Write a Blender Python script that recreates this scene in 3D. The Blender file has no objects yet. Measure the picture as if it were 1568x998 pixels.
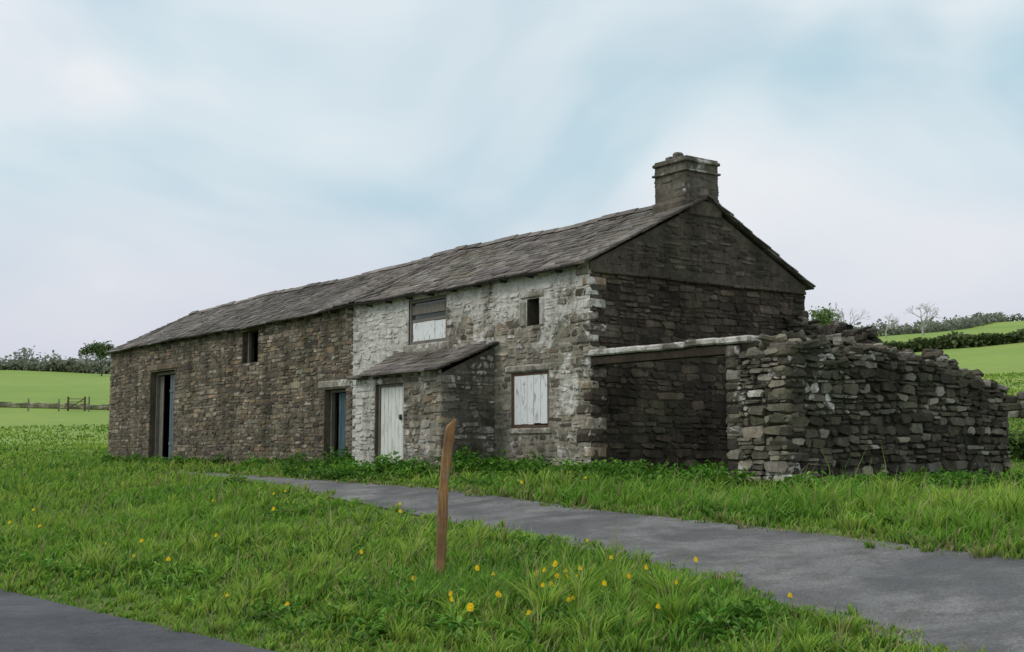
import bpy, math, random
import numpy as np
from mathutils import Vector, Matrix
from mathutils.bvhtree import BVHTree
random.seed(7); rng=np.random.default_rng(7)
R=random.random
def U_(a,b): return a+(b-a)*random.random()
scene=bpy.context.scene
scene.view_settings.view_transform='Standard'; scene.view_settings.look='None'; scene.view_settings.exposure=0

# ------------------------------------------------------------------ node helpers
def new_mat(name):
    m=bpy.data.materials.new(name); m.use_nodes=True
    nt=m.node_tree; nt.nodes.clear()
    out=nt.nodes.new('ShaderNodeOutputMaterial'); b=nt.nodes.new('ShaderNodeBsdfPrincipled')
    nt.links.new(b.outputs[0],out.inputs[0])
    b.inputs['Roughness'].default_value=.9
    b.inputs['Specular IOR Level'].default_value=.25
    return m,nt,b,out
def N(nt,t,**kw):
    n=nt.nodes.new(t)
    for k,v in kw.items(): setattr(n,k,v)
    return n
def noise(nt,scale,detail=5,rough=.6,vec=None,dist=0):
    n=N(nt,'ShaderNodeTexNoise'); n.inputs['Scale'].default_value=scale; n.inputs['Detail'].default_value=detail
    n.inputs['Roughness'].default_value=rough; n.inputs['Distortion'].default_value=dist
    if vec is not None: nt.links.new(vec,n.inputs['Vector'])
    return n.outputs['Fac']
def mrange(nt,v,a,b,c=0,d=1):
    n=N(nt,'ShaderNodeMapRange'); nt.links.new(v,n.inputs[0])
    for i,x in enumerate((a,b,c,d)): n.inputs[i+1].default_value=x
    return n.outputs[0]
def mix(nt,f,a,b,mode='MIX'):
    n=N(nt,'ShaderNodeMix',data_type='RGBA',blend_type=mode)
    for s,v in ((n.inputs[0],f),(n.inputs[6],a),(n.inputs[7],b)):
        if hasattr(v,'is_linked'): nt.links.new(v,s)
        elif isinstance(v,(int,float)): s.default_value=v
        else: s.default_value=(*v,1) if len(v)==3 else v
    return n.outputs[2]
def mth(nt,op,a,b=0.0):
    n=N(nt,'ShaderNodeMath',operation=op)
    for s,v in ((n.inputs[0],a),(n.inputs[1],b)):
        if hasattr(v,'is_linked'): nt.links.new(v,s)
        else: s.default_value=v
    return n.outputs[0]
def bump(nt,b,h,strength=.4,dist=.02):
    n=N(nt,'ShaderNodeBump'); n.inputs['Strength'].default_value=strength; n.inputs['Distance'].default_value=dist
    nt.links.new(h,n.inputs['Height']); nt.links.new(n.outputs[0],b.inputs['Normal'])
def objco(nt): return N(nt,'ShaderNodeTexCoord').outputs['Object']
def scaled(nt,vec,s):
    m=N(nt,'ShaderNodeMapping'); m.inputs['Scale'].default_value=s; nt.links.new(vec,m.inputs[0]); return m.outputs[0]

def masonry(name,washcol=(.74,.72,.68),stain=.48):
    m,nt,b,o=new_mat(name); co=objco(nt)
    at=N(nt,'ShaderNodeAttribute',attribute_name='Col')
    n1=noise(nt,9,7,.7,co); n4=noise(nt,38,3,.6,co); n6=noise(nt,.7,3,.5,co)
    n2a=noise(nt,1.1,12,.74,co,.6); n2b=noise(nt,5.5,8,.75,co,.3)
    n2=mth(nt,'ADD',mth(nt,'MULTIPLY',n2a,1.3),mth(nt,'MULTIPLY',n2b,.3))
    c=mix(nt,1.0,at.outputs['Color'],mix(nt,mrange(nt,n1,.25,.75),(.5,.49,.48),(1.5,1.46,1.42)),'MULTIPLY')
    n7=noise(nt,17,6,.75,co)
    c=mix(nt,mrange(nt,n7,.60,.72,0,.6),c,(.33,.32,.285))
    c=mix(nt,mrange(nt,n4,.66,.76,0,.7),c,(.42,.41,.37))
    n5=noise(nt,1.3,5,.65,scaled(nt,co,(1.2,1.2,.3)))
    st=mix(nt,mrange(nt,n5,.38,.66),(1.18,1.16,1.12),(stain,stain*.98,stain*.94))
    c=mix(nt,1.0,c,st,'MULTIPLY')
    c=mix(nt,mrange(nt,n6,.53,.72,0,.4),c,(.065,.075,.04))
    w=mth(nt,'SUBTRACT',mth(nt,'ADD',n2,at.outputs['Alpha']),1.25)
    wf=mrange(nt,w,-.01,.09)
    wc=mix(nt,mrange(nt,n2b,.33,.58),tuple(x*f for x,f in zip(washcol,(.50,.47,.42))),washcol)
    wc=mix(nt,1.0,wc,mix(nt,mrange(nt,n5,.47,.68),(1,1,1),(.62,.60,.56)),'MULTIPLY')
    c=mix(nt,mth(nt,'MULTIPLY',wf,.88),c,wc)
    nt.links.new(c,b.inputs['Base Color'])
    bump(nt,b,mth(nt,'ADD',n1,mth(nt,'MULTIPLY',n4,.5)),.8,.025)
    b.inputs['Roughness'].default_value=.93
    return m
M_STONE=masonry('weathered_rubble_stone')
M_RENDER=masonry('rough_dark_render',stain=.55)

def simple(name,c1,c2,scale=5,rough=.8,bs=.3,bd=.01,stretch=None,detail=6,lo=.35,hi=.65,spec=.25):
    m,nt,b,o=new_mat(name); co=objco(nt)
    if stretch: co=scaled(nt,co,stretch)
    n=noise(nt,scale,detail,.65,co)
    c=mix(nt,mrange(nt,n,lo,hi),c1,c2)
    nt.links.new(c,b.inputs['Base Color']); b.inputs['Roughness'].default_value=rough
    b.inputs['Specular IOR Level'].default_value=spec
    bump(nt,b,n,bs,bd)
    return m
def slate_mat():
    m,nt,b,o=new_mat('stone_slate'); co=objco(nt)
    at=N(nt,'ShaderNodeAttribute',attribute_name='Col')
    n=noise(nt,6,7,.7,co); n2=noise(nt,.7,5,.6,co); n3=noise(nt,22,4,.6,co); n4=noise(nt,.35,5,.6,scaled(nt,co,(1,.4,.4)))
    c=mix(nt,1.0,at.outputs['Color'],mix(nt,mrange(nt,n,.3,.7),(.55,.55,.55),(1.45,1.42,1.38)),'MULTIPLY')
    c=mix(nt,mrange(nt,n2,.5,.68,0,.6),c,(.095,.09,.05))
    c=mix(nt,mrange(nt,n3,.62,.76,0,.6),c,(.3,.29,.265))
    c=mix(nt,1.0,c,mix(nt,mrange(nt,n4,.35,.65),(.68,.67,.66),(1.2,1.2,1.2)),'MULTIPLY')
    nt.links.new(c,b.inputs['Base Color']); b.inputs['Roughness'].default_value=.7; b.inputs['Specular IOR Level'].default_value=.3
    bump(nt,b,n,.5,.02); return m
M_SLATE=slate_mat()
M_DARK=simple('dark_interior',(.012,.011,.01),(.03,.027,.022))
M_OLDWOOD=simple('weathered_grey_wood',(.12,.105,.085),(.24,.22,.19),6,.85,.4,.01,(6,6,.6))
M_BROWNWOOD=simple('brown_timber',(.07,.045,.03),(.15,.1,.065),6,.8,.4,.01,(1,6,6))
M_WHITE=simple('peeling_white_paint',(.34,.31,.26),(.78,.79,.79),6,.7,.3,.006,(2.2,2.2,.7),9,.35,.45)
M_CREAM=simple('cream_painted_door',(.44,.43,.36),(.74,.74,.69),4,.6,.2,.004,(2,2,.5),8,.3,.5)
M_BLUE=simple('faded_blue_door_paint',(.04,.07,.09),(.08,.14,.165),4,.6,.25,.004,(4,4,.5))
M_GREYBLUE=simple('grey_blue_door_paint',(.07,.10,.12),(.15,.19,.22),4,.6,.25,.004,(4,4,.5))
M_GUTTER=simple('dark_gutter_iron',(.02,.018,.016),(.06,.05,.042),8,.6)
M_GLASS,nt,b,o=new_mat('old_window_glass'); b.inputs['Base Color'].default_value=(.06,.07,.075,1); b.inputs['Roughness'].default_value=.15; b.inputs['Specular IOR Level'].default_value=.6
# stake wood : grain + blotches + weathered streaks
M_POST,nt,b,o=new_mat('orange_brown_stake_wood'); co=objco(nt)
g1=noise(nt,6,9,.7,scaled(nt,co,(11,11,.8))); g2=noise(nt,9,6,.7,co); g3=noise(nt,2.2,3,.5,co)
c=mix(nt,mrange(nt,g1,.35,.65),(.17,.075,.03),(.50,.29,.125))
c=mix(nt,mrange(nt,g2,.5,.68,0,.8),c,(.33,.25,.17)); c=mix(nt,mrange(nt,g3,.45,.62,0,.7),c,(.19,.10,.05))
nt.links.new(c,b.inputs['Base Color']); bump(nt,b,mth(nt,'ADD',g1,g2),.8,.02)
def leafmat(name,tr=.35,rough=.55):
    m,nt,b,o=new_mat(name)
    at=N(nt,'ShaderNodeAttribute',attribute_name='Col')
    nt.links.new(at.outputs['Color'],b.inputs['Base Color']); b.inputs['Roughness'].default_value=rough
    t=N(nt,'ShaderNodeBsdfTranslucent'); nt.links.new(at.outputs['Color'],t.inputs[0])
    ms=N(nt,'ShaderNodeMixShader'); ms.inputs[0].default_value=tr
    nt.links.new(b.outputs[0],ms.inputs[1]); nt.links.new(t.outputs[0],ms.inputs[2]); nt.links.new(ms.outputs[0],o.inputs[0])
    return m
M_GRASS=leafmat('grass_blades',.4,.65); M_LEAF=leafmat('leaves',.3,.55)
M_BARK=simple('bark',(.06,.05,.04),(.14,.12,.10),8,.9,.5,.02)

# ------------------------------------------------------------------ mesh helpers
class Acc:
    def __init__(s): s.v=[]; s.f=[]; s.c=[]
    def add(s,verts,faces,col=(.2,.2,.2,0)):
        o=len(s.v); s.v.extend([tuple(p) for p in verts])
        s.f.extend([tuple(o+i for i in f) for f in faces])
        if isinstance(col,list): s.c.extend(col)
        else: s.c.extend([col]*len(verts))
    def box(s,p0,p1,col=(.2,.2,.2,0),jit=0):
        x0,y0,z0=p0;x1,y1,z1=p1
        vs=[(x0,y0,z0),(x1,y0,z0),(x1,y1,z0),(x0,y1,z0),(x0,y0,z1),(x1,y0,z1),(x1,y1,z1),(x0,y1,z1)]
        if jit: vs=[tuple(a+U_(-jit,jit) for a in p) for p in vs]
        s.add(vs,[(0,3,2,1),(4,5,6,7),(0,1,5,4),(1,2,6,5),(2,3,7,6),(3,0,4,7)],col)
    def rock(s,c,size,col,rz=0,jit=.12,tilt=.0):
        ax=[size[0]/2,size[1]/2,size[2]/2]; vs=[]; idx={}
        ch=.22*min(size)
        for sx in(-1,1):
            for sy in(-1,1):
                for sz in(-1,1):
                    j=[U_(1-jit,1+jit) for _ in range(3)]
                    base=[sx*ax[0]*j[0],sy*ax[1]*j[1],sz*ax[2]*j[2]]
                    for k in range(3):
                        p=list(base)
                        for q in range(3):
                            if q!=k: p[q]-= math.copysign(ch,p[q])
                        idx[(sx,sy,sz,k)]=len(vs); vs.append(p)
        f=[]
        def face(k,sg):
            o=[i for i in range(3) if i!=k]; r=[]
            for a,b in((-1,-1),(1,-1),(1,1),(-1,1)):
                t=[0,0,0]; t[k]=sg; t[o[0]]=a; t[o[1]]=b
                r.append(idx[(*t,k)])
            return r
        for k in range(3):
            for sg in(-1,1): f.append(face(k,sg))
        for k in range(3):
            o=[i for i in range(3) if i!=k]
            for a in(-1,1):
                for b2 in(-1,1):
                    t=[0,0,0]; t[o[0]]=a; t[o[1]]=b2
                    t1=list(t);t1[k]=-1;t2=list(t);t2[k]=1
                    f.append([idx[(*t1,o[0])],idx[(*t2,o[0])],idx[(*t2,o[1])],idx[(*t1,o[1])]])
        for sx in(-1,1):
            for sy in(-1,1):
                for sz in(-1,1): f.append([idx[(sx,sy,sz,k)] for k in range(3)])
        ca,sa=math.cos(rz),math.sin(rz); out=[]
        for x,y,z in vs:
            z+=tilt*x
            out.append((c[0]+x*ca-y*sa,c[1]+x*sa+y*ca,c[2]+z))
        s.add(out,f,col)
    def obj(s,name,mat,parent=None,fixn=True):
        me=bpy.data.meshes.new(name); me.from_pydata(s.v,[],s.f)
        ca=me.color_attributes.new('Col','FLOAT_COLOR','POINT')
        ca.data.foreach_set('color',np.array(s.c,dtype=np.float32).ravel())
        me.materials.append(mat); me.update()
        ob=bpy.data.objects.new(name,me); scene.collection.objects.link(ob)
        if parent: ob.parent=parent
        if fixn:
            import bmesh
            bm=bmesh.new(); bm.from_mesh(me); bmesh.ops.recalc_face_normals(bm,faces=bm.faces); bm.to_mesh(me); bm.free()
        return ob
def empty(name,loc,rz=0):
    e=bpy.data.objects.new(name,None); scene.collection.objects.link(e); e.location=loc; e.rotation_euler=(0,0,rz); return e
def fast(name,V,nper,polys,C,mat,parent=None):
    n=len(V); me=bpy.data.meshes.new(name); me.vertices.add(n*nper)
    me.vertices.foreach_set('co',V.astype(np.float32).ravel())
    pat=np.concatenate([np.array(p) for p in polys]); L=len(pat)
    loops=(np.arange(n)[:,None]*nper+pat[None,:]).ravel()
    tot=np.array([len(p) for p in polys]); st=np.concatenate([[0],np.cumsum(tot)[:-1]])
    me.loops.add(n*L); me.loops.foreach_set('vertex_index',loops.astype(np.int32))
    me.polygons.add(n*len(polys))
    me.polygons.foreach_set('loop_start',(np.arange(n)[:,None]*L+st[None,:]).ravel().astype(np.int32))
    me.update(calc_edges=True)
    ca=me.color_attributes.new('Col','FLOAT_COLOR','POINT')
    C4=np.ones((n,nper,4),dtype=np.float32); C4[:,:,:3]=C
    ca.data.foreach_set('color',C4.ravel())
    me.materials.append(mat)
    ob=bpy.data.objects.new(name,me); scene.collection.objects.link(ob)
    if parent: ob.parent=parent
    return ob
def wav(x,y,seed=0):
    return (np.sin(x*.9+seed+.7*np.sin(y*.8))+np.sin(y*1.1+2*seed+1.3+.8*np.sin(x*.63))+np.sin((x+y)*.57+seed*3)+np.sin((x-y)*1.7+seed))*.25

# ------------------------------------------------------------------ terrain
LD=[0,45,60,80,120,170,250,400,900,2000]; LH=[0,0,.8,3.0,7.2,12.4,16,10,0,0]
RD=[0,30,45,60,85,110,200,260,500,900,2000]; RH=[0,0,1.5,3.3,6.8,9.9,20.6,25,16,0,0]
SE,CE=.803,.596
def sq(x,y): return -CE*x+SE*y, SE*x+CE*y
def xy(s,q): return -CE*s+SE*q, SE*s+CE*q
def ground(x,y):
    x=np.asarray(x,float); y=np.asarray(y,float)
    s,q=sq(x,y)
    f=np.clip((q-4)/11,0,1)
    z=np.interp(q,[4,11.6,15],[0,.84,1.02])-.16*f*np.clip((18-s)/5,0,1)
    a=x/np.maximum(y,20); w=np.clip((a+.3)/.65,0,1); w=w*w*(3-2*w)
    z=z+np.interp(y,LD,LH)*(1-w)+np.interp(y,RD,RH)*w
    far=np.clip((y-50)/60,0,1)
    z=z+far*11*np.clip(a-.35,-.06,.25)
    return z+far*.7*np.sin(x*.05+1)*np.cos(y*.037)
b_=.038; a_=7.9; ii=np.arange(-165,166)
gx=a_*np.sinh(b_*ii)+3; gy=a_*np.sinh(b_*ii)+18
GX,GY=np.meshgrid(gx,gy); GZ=ground(GX,GY)
n=len(gx)
verts=np.stack([GX,GY,GZ],-1).reshape(-1,3)
idx=np.arange(n*n).reshape(n,n)
quads=np.stack([idx[:-1,:-1],idx[:-1,1:],idx[1:,1:],idx[1:,:-1]],-1).reshape(-1,4)
me=bpy.data.meshes.new('ground'); me.from_pydata(verts.tolist(),[],quads.tolist())
me.polygons.foreach_set('use_smooth',[True]*len(me.polygons))
gnd=bpy.data.objects.new('ground',me); scene.collection.objects.link(gnd)
m,nt,b,o=new_mat('meadow_ground'); co=objco(nt)
n1=noise(nt,.05,5,.6,co); n2=noise(nt,1.3,7,.7,co); n3=noise(nt,14,5,.7,co); n4=noise(nt,.3,6,.7,co)
c=mix(nt,mrange(nt,n1,.35,.65),(.19,.33,.045),(.30,.41,.08))
c=mix(nt,mrange(nt,n2,.35,.7,0,.4),c,(.14,.25,.04))
c=mix(nt,mrange(nt,n4,.42,.7,0,.5),c,(.19,.27,.08))
c=mix(nt,mrange(nt,n3,.35,.7,0,.5),c,(.26,.32,.10))
sp=N(nt,'ShaderNodeSeparateXYZ'); nt.links.new(co,sp.inputs[0])
c=mix(nt,mrange(nt,sp.outputs[1],34,60,.62,0),c,(.04,.065,.014))
nt.links.new(c,b.inputs['Base Color']); bump(nt,b,mth(nt,'ADD',n2,n3),.6,.08)
me.materials.append(m)
bvh=BVHTree.FromPolygons([Vector(v) for v in verts.tolist()],quads.tolist())
def gz(x,y):
    h=bvh.ray_cast(Vector((x,y,200)),Vector((0,0,-1)))
    return h[0].z if h[0] else float(ground(x,y))
def strip(name,edges,off,mat,nq):
    v=[];f=[]
    for (s,qa,qb) in edges:
        for k in range(nq+1):
            q=qa+(qb-qa)*k/nq; x,y=xy(s,q); v.append((x,y,gz(x,y)+off))
    for i in range(len(edges)-1):
        for k in range(nq):
            a=i*(nq+1)+k; f.append((a,a+1,a+nq+2,a+nq+1))
    me=bpy.data.meshes.new(name); me.from_pydata(v,[],f); me.materials.append(mat)
    ob=bpy.data.objects.new(name,me); scene.collection.objects.link(ob); return ob
def asphalt(name,c1,c2,c3,rough,patch=None):
    m,nt,b,o=new_mat(name); co=objco(nt)
    n1=noise(nt,.8,6,.65,co); n2=noise(nt,45,4,.7,co); n3=noise(nt,2.6,9,.78,co); n4=noise(nt,.5,8,.68,co,.6)
    c=mix(nt,mrange(nt,n1,.35,.65),c1,c2); c=mix(nt,mrange(nt,n3,.46,.62,0,.8),c,c3)
    if patch: c=mix(nt,mrange(nt,n4,.46,.58,0,.8),c,patch)
    c=mix(nt,1.0,c,mix(nt,mrange(nt,n2,.3,.7),(.45,.45,.45),(1.55,1.55,1.55)),'MULTIPLY')
    nt.links.new(c,b.inputs['Base Color']); nt.links.new(mrange(nt,n4,.35,.65,rough+.14,rough-.22),b.inputs['Roughness'])
    b.inputs['Specular IOR Level'].default_value=.4
    bump(nt,b,mth(nt,'ADD',n2,n3),.8,.025); return m
M_ROAD=asphalt('road_asphalt',(.05,.05,.056),(.085,.082,.09),(.038,.038,.042),.65)
M_TRACK=asphalt('worn_track_asphalt',(.15,.148,.145),(.25,.245,.235),(.10,.095,.088),.72,(.07,.069,.07))
TS=[-12,-6,0,3,5.2,7.5,9,12,15,19,24,29,34]
TU=[4.5,6.4,8.8,9.5,9.85,10.3,10.6,11.0,11.35,11.85,12.3,12.62,12.7]
TL=[2.9,4.2,5.5,6.4,7.2,8.05,8.6,9.3,9.8,10.45,11.5,12.25,12.6]
tu=lambda s:np.interp(s,TS,TU); tl=lambda s:np.interp(s,TS,TL)
qe=lambda s:4.21-.092*(s-9.15)
strip('farm_track',[(s,float(tl(s))-.15,float(tu(s))+.15) for s in np.arange(-12,33,.5)],.02,M_TRACK,6)
strip('road',[(s,float(qe(s))-6.2,float(qe(s))) for s in np.arange(-80,120,.8)],.03,M_ROAD,12)

# ------------------------------------------------------------------ masonry generators
def pick(pal,v=.22):
    c=random.choice(pal); k=U_(1-v,1+v); return [c[0]*k*U_(.95,1.05),c[1]*k,c[2]*k*U_(.94,1.06)]
def stones(acc,O,U,W,H,ops,pal,wash=None,course=(.075,.18),width=(.12,.4),proud=(.0,.022),top=None,z0=-.4,prob=1,gap=.008,v=.28,wave=1.0):
    O=Vector(O);U=Vector(U);Z=Vector((0,0,1));Nn=U.cross(Z)
    z=z0; ph=U_(0,9)
    while z<H:
        h=U_(*course); zc=z+h/2
        iv=[(0,W)]
        for (a,b2,c0,c1) in ops:
            if c0-.02<zc<c1+.02:
                new=[]
                for (p,q) in iv:
                    if b2<=p or a>=q: new.append((p,q))
                    else:
                        if a>p: new.append((p,a))
                        if b2<q: new.append((b2,q))
                iv=new
        for (p,q) in iv:
            u=p
            while u<q-.04:
                w=U_(*width)*(0.75+h*3)
                if R()<.06: w*=1.6
                if u+w>q-.1: w=q-u
                uc=u+w/2
                if (top is None or zc+.3*h<top(uc)) and (prob>=1 or R()<prob):
                    sub=1
                    if h>.12 and w<.34 and R()<.35: sub=2
                    for k in range(sub):
                        za=z+h*k/sub; zb=z+h*(k+1)/sub
                        g1=gap*U_(.6,1.6)
                        a0=u+g1;a1=u+w-g1;b0=za+g1;b1=zb-g1
                        wv_=(.025*math.sin(uc*.9+ph+z)+.012*math.sin(uc*3.1+z*5))*wave
                        b0+=wv_; b1+=wv_
                        cx=min(.32*(b1-b0),.25*(a1-a0)); j=cx*.65
                        pts=[(a0+cx,b0),(a1-cx,b0),(a1,b0+cx),(a1,b1-cx),(a1-cx,b1),(a0+cx,b1),(a0,b1-cx),(a0,b0+cx)]
                        pts=[(x+U_(-j,j),y+U_(-j,j)) for x,y in pts]
                        d=U_(*proud); tx=U_(-.01,.01);tz=U_(-.01,.01)
                        mx=(a0+a1)/2;mz=(b0+b1)/2; ins=min(.02,.2*(b1-b0))
                        ring0=[O+U*x+Z*y-Nn*.012 for x,y in pts]
                        ring1=[]
                        for x,y in pts:
                            l=math.hypot(x-mx,y-mz)+1e-6; k2=(l-ins)/l
                            x2=mx+(x-mx)*k2;y2=mz+(y-mz)*k2
                            ring1.append(O+U*x2+Z*y2+Nn*(d+.004+tx*(1 if x>mx else -1)+tz*(1 if y>mz else -1)))
                        vs=ring0+ring1
                        c=pick(pal,v); wv=wash(O+U*uc+Z*zc) if wash else 0
                        fs=[(i,(i+1)%8,8+(i+1)%8,8+i) for i in range(8)]+[tuple(range(8,16))]
                        acc.add(vs,fs,(*c,wv+U_(-.07,.07)))
                u+=w
        z+=h
def wallgrid(acc,O,U,W,z0,H,ops,col,wash,step=.3,depth=.38):
    O=Vector(O);U=Vector(U);Z=Vector((0,0,1));Nn=U.cross(Z)
    us=set(np.round(np.arange(0,W,step),3).tolist()+[W]); zs=set(np.round(np.arange(z0,H,step),3).tolist()+[H])
    for a,b2,c0,c1 in ops: us|={a,b2}; zs|={c0,c1}
    us=sorted(us);zs=sorted(z for z in zs if z>=z0)
    for i in range(len(us)-1):
        for j in range(len(zs)-1):
            uc=(us[i]+us[i+1])/2;zc=(zs[j]+zs[j+1])/2
            if any(a<uc<b2 and c0<zc<c1 for a,b2,c0,c1 in ops): continue
            P=[O+U*u+Z*z for u,z in((us[i],zs[j]),(us[i+1],zs[j]),(us[i+1],zs[j+1]),(us[i],zs[j+1]))]
            acc.add(P,[(0,1,2,3)],[(*col(p),wash(p)) for p in P])
    for a,b2,c0,c1 in ops:
        q=[(a,c0),(b2,c0),(b2,c1),(a,c1)]
        for k in range(4):
            (u1,z1),(u2,z2)=q[k],q[(k+1)%4]
            P=[O+U*u1+Z*z1,O+U*u2+Z*z2,O+U*u2+Z*z2-Nn*depth,O+U*u1+Z*z1-Nn*depth]
            acc.add(P,[(0,3,2,1)],(.13,.115,.09,.2))
HOUSE=[(.235,.217,.18),(.30,.28,.235),(.18,.163,.132),(.26,.235,.19),(.13,.118,.096),(.34,.32,.275),(.28,.22,.155)]
BARN=[(.22,.19,.148),(.175,.15,.118),(.26,.226,.178),(.13,.11,.087),(.29,.264,.222),(.20,.174,.138),(.105,.09,.072),(.24,.18,.122)]
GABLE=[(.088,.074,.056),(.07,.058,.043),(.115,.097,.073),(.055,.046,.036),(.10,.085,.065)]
RUIN=[(.088,.079,.062),(.06,.054,.043),(.115,.105,.085),(.045,.041,.034),(.145,.133,.11),(.078,.07,.052),(.07,.064,.047),(.26,.25,.22)]
LEN=28.0; WID=6.37; EV=4.02; SL=.502; MID=WID/2
RZ=math.atan2(-.803,.596)
farm=empty('stone_farmhouse_and_barn',(1.53,24,1.21),RZ)
def roofdz(x):
    return .06*math.exp(-((x+9.4)/.9)**2)+.03*math.sin(x*.55+.6)+.02*math.sin(x*1.7)+(.03 if x>-9.4 else -.02)
OPX=[(-2.04,-1.62,2.90,3.46),(-2.59,-1.32,.78,1.93),(-6.73,-5.09,2.81,3.88),(-10.94,-9.76,-.5,1.90),(-16.2,-15.1,2.88,3.85),(-23.8,-21.57,-.5,2.98)]
ops=[(a+LEN,b2+LEN,c0,c1) for a,b2,c0,c1 in OPX]
LINT=[(-2.28,-1.45,3.46,3.66),(-2.8,-1.15,1.93,2.10),(-11.3,-9.5,1.90,2.15),(-24.2,-21.2,2.98,3.24),(-2.30,-2.04,2.86,3.46),(-1.62,-1.44,2.86,3.46),(-6.95,-4.9,2.66,2.81),(-2.7,-1.2,.64,.78)]
sops=ops+[(a+LEN,b2+LEN,c0,c1) for a,b2,c0,c1 in LINT]
def fwash(p):
    x,z=p[0],p[2]; w=.05
    if x>-9.4:
        w=.33
        if x<-6.9 and z>1.9: w=.70
        elif z>2.4: w=.44
        if z>3.55: w=max(w,.66)
        elif z>3.1: w=max(w,.52)
        if x>-4.0 and z>3.0: w=max(w,.56)
        if x>-1.3: w=max(w,.42)
        if -3.2<x<-2.7 and z<2.9: w=.1
    elif z<.9: w=.22
    if x<-24.5 or -21.5<x<-17 and z>3.2: w=.25
    return w
def fcol(p):
    return (.30,.28,.24) if p[0]>-9.4 else (.15,.128,.10)
A=Acc()
wallgrid(A,(-LEN,0,0),(1,0,0),LEN,-.8,EV,ops,fcol,fwash)
dk=(.055,.046,.036,.0)
A.add([(0,0,-.8),(0,WID,-.8),(0,WID,EV),(0,MID,EV+SL*MID-.03),(0,0,EV)],[(0,1,2,3,4)],dk)
A.add([(-LEN,0,-.8),(-LEN,WID,-.8),(-LEN,WID,EV),(-LEN,MID,EV+SL*MID-.03),(-LEN,0,EV)],[(4,3,2,1,0)],dk)
A.add([(0,WID,-.8),(-LEN,WID,-.8),(-LEN,WID,EV),(0,WID,EV)],[(0,1,2,3)],dk)
A.obj('wall_core',M_STONE,farm,False)
A=Acc()
i0=LEN-9.4
stones(A,(-LEN,0,0),(1,0,0),i0,EV-.02,[o_ for o_ in sops],BARN,fwash,v=.36)
o2=[(a-i0,b2-i0,c,d) for a,b2,c,d in sops]
stones(A,(-9.4,0,0),(1,0,0),9.4,EV-.02,o2,HOUSE,fwash,gap=.014,proud=(-.004,.016),v=.36)
stones(A,(-LEN,WID,0),(0,-1,0),WID,EV+2,[],BARN,None,top=lambda u:EV-.1+SL*min(u,WID-u))
stones(A,(0,WID,0),(-1,0,0),LEN,EV-.02,[],BARN,None,course=(.14,.24),width=(.3,.6))
A.obj('rubble_stonework',M_STONE,farm)
A=Acc()
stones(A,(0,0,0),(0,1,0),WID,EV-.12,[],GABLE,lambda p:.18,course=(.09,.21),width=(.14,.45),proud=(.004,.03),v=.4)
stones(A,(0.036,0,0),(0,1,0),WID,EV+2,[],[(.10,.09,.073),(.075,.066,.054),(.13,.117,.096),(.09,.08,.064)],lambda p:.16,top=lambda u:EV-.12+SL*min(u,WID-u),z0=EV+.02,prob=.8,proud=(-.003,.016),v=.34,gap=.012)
A.obj('gable_stonework',M_STONE,farm)
A=Acc()
z=-.4;k=0
while z<EV-.25:
    h=U_(.2,.32); L1,L2=(.48,.26) if k%2 else (.26,.46)
    c=pick(HOUSE if k%3 else GABLE)
    A.rock((-L1/2+.03,L2/2-.03,z+h/2),(L1,L2,h-.015),(*c,.45),jit=.035)
    c=pick(BARN)
    A.rock((-LEN+L1/2-.03,L2/2-.03,z+h/2),(L1,L2,h-.015),(*c,.1),jit=.03)
    z+=h;k+=1
z=-.4;k=0
while z<EV-.25:
    h=U_(.22,.34); L1=.42 if k%2 else .25
    c=pick(HOUSE); A.rock((-9.4+L1/2,.13,z+h/2),(L1,.34,h-.015),(*c,.58),jit=.03); z+=h;k+=1
A.obj('quoins',M_STONE,farm)
A=Acc()
zt=EV-.14
P=[(0,-.02,zt),(0,WID+.0,zt-.05),(0,WID+.0,EV-.02),(0,MID,EV+SL*MID-.05),(0,-.02,EV-.02)]
cx=.034
A.add([(cx,p[1],p[2]) for p in P]+[(-.01,p[1],p[2]) for p in P],[(0,1,2,3,4),(0,5,6,1),(1,6,7,2),(2,7,8,3),(3,8,9,4),(4,9,5,0)],(.085,.074,.06,.14))
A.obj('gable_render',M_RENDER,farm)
A=Acc()
y=0
while y<WID-.2:
    w_=min(U_(.35,.8),WID-y); A.rock((.03,y+w_/2,zt-.035+U_(-.012,.012)),(.1,w_-.01,.07),(*pick(GABLE),.1),jit=.03); y+=w_
A.obj('gable_string_course',M_STONE,farm)
A=Acc()
for a,b2,c0,c1 in LINT:
    brn=a<-12
    A.rock(((a+b2)/2,.1,(c0+c1)/2),(b2-a-.02,.28,c1-c0-.01),(.19,.15,.11,.2) if brn else (.30,.285,.25,.42),jit=.02)
A.rock((-15.65,.1,3.93),(1.5,.3,.14),(.12,.1,.08,.1),jit=.02)
A.obj('lintels_and_sills',M_STONE,farm)

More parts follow.
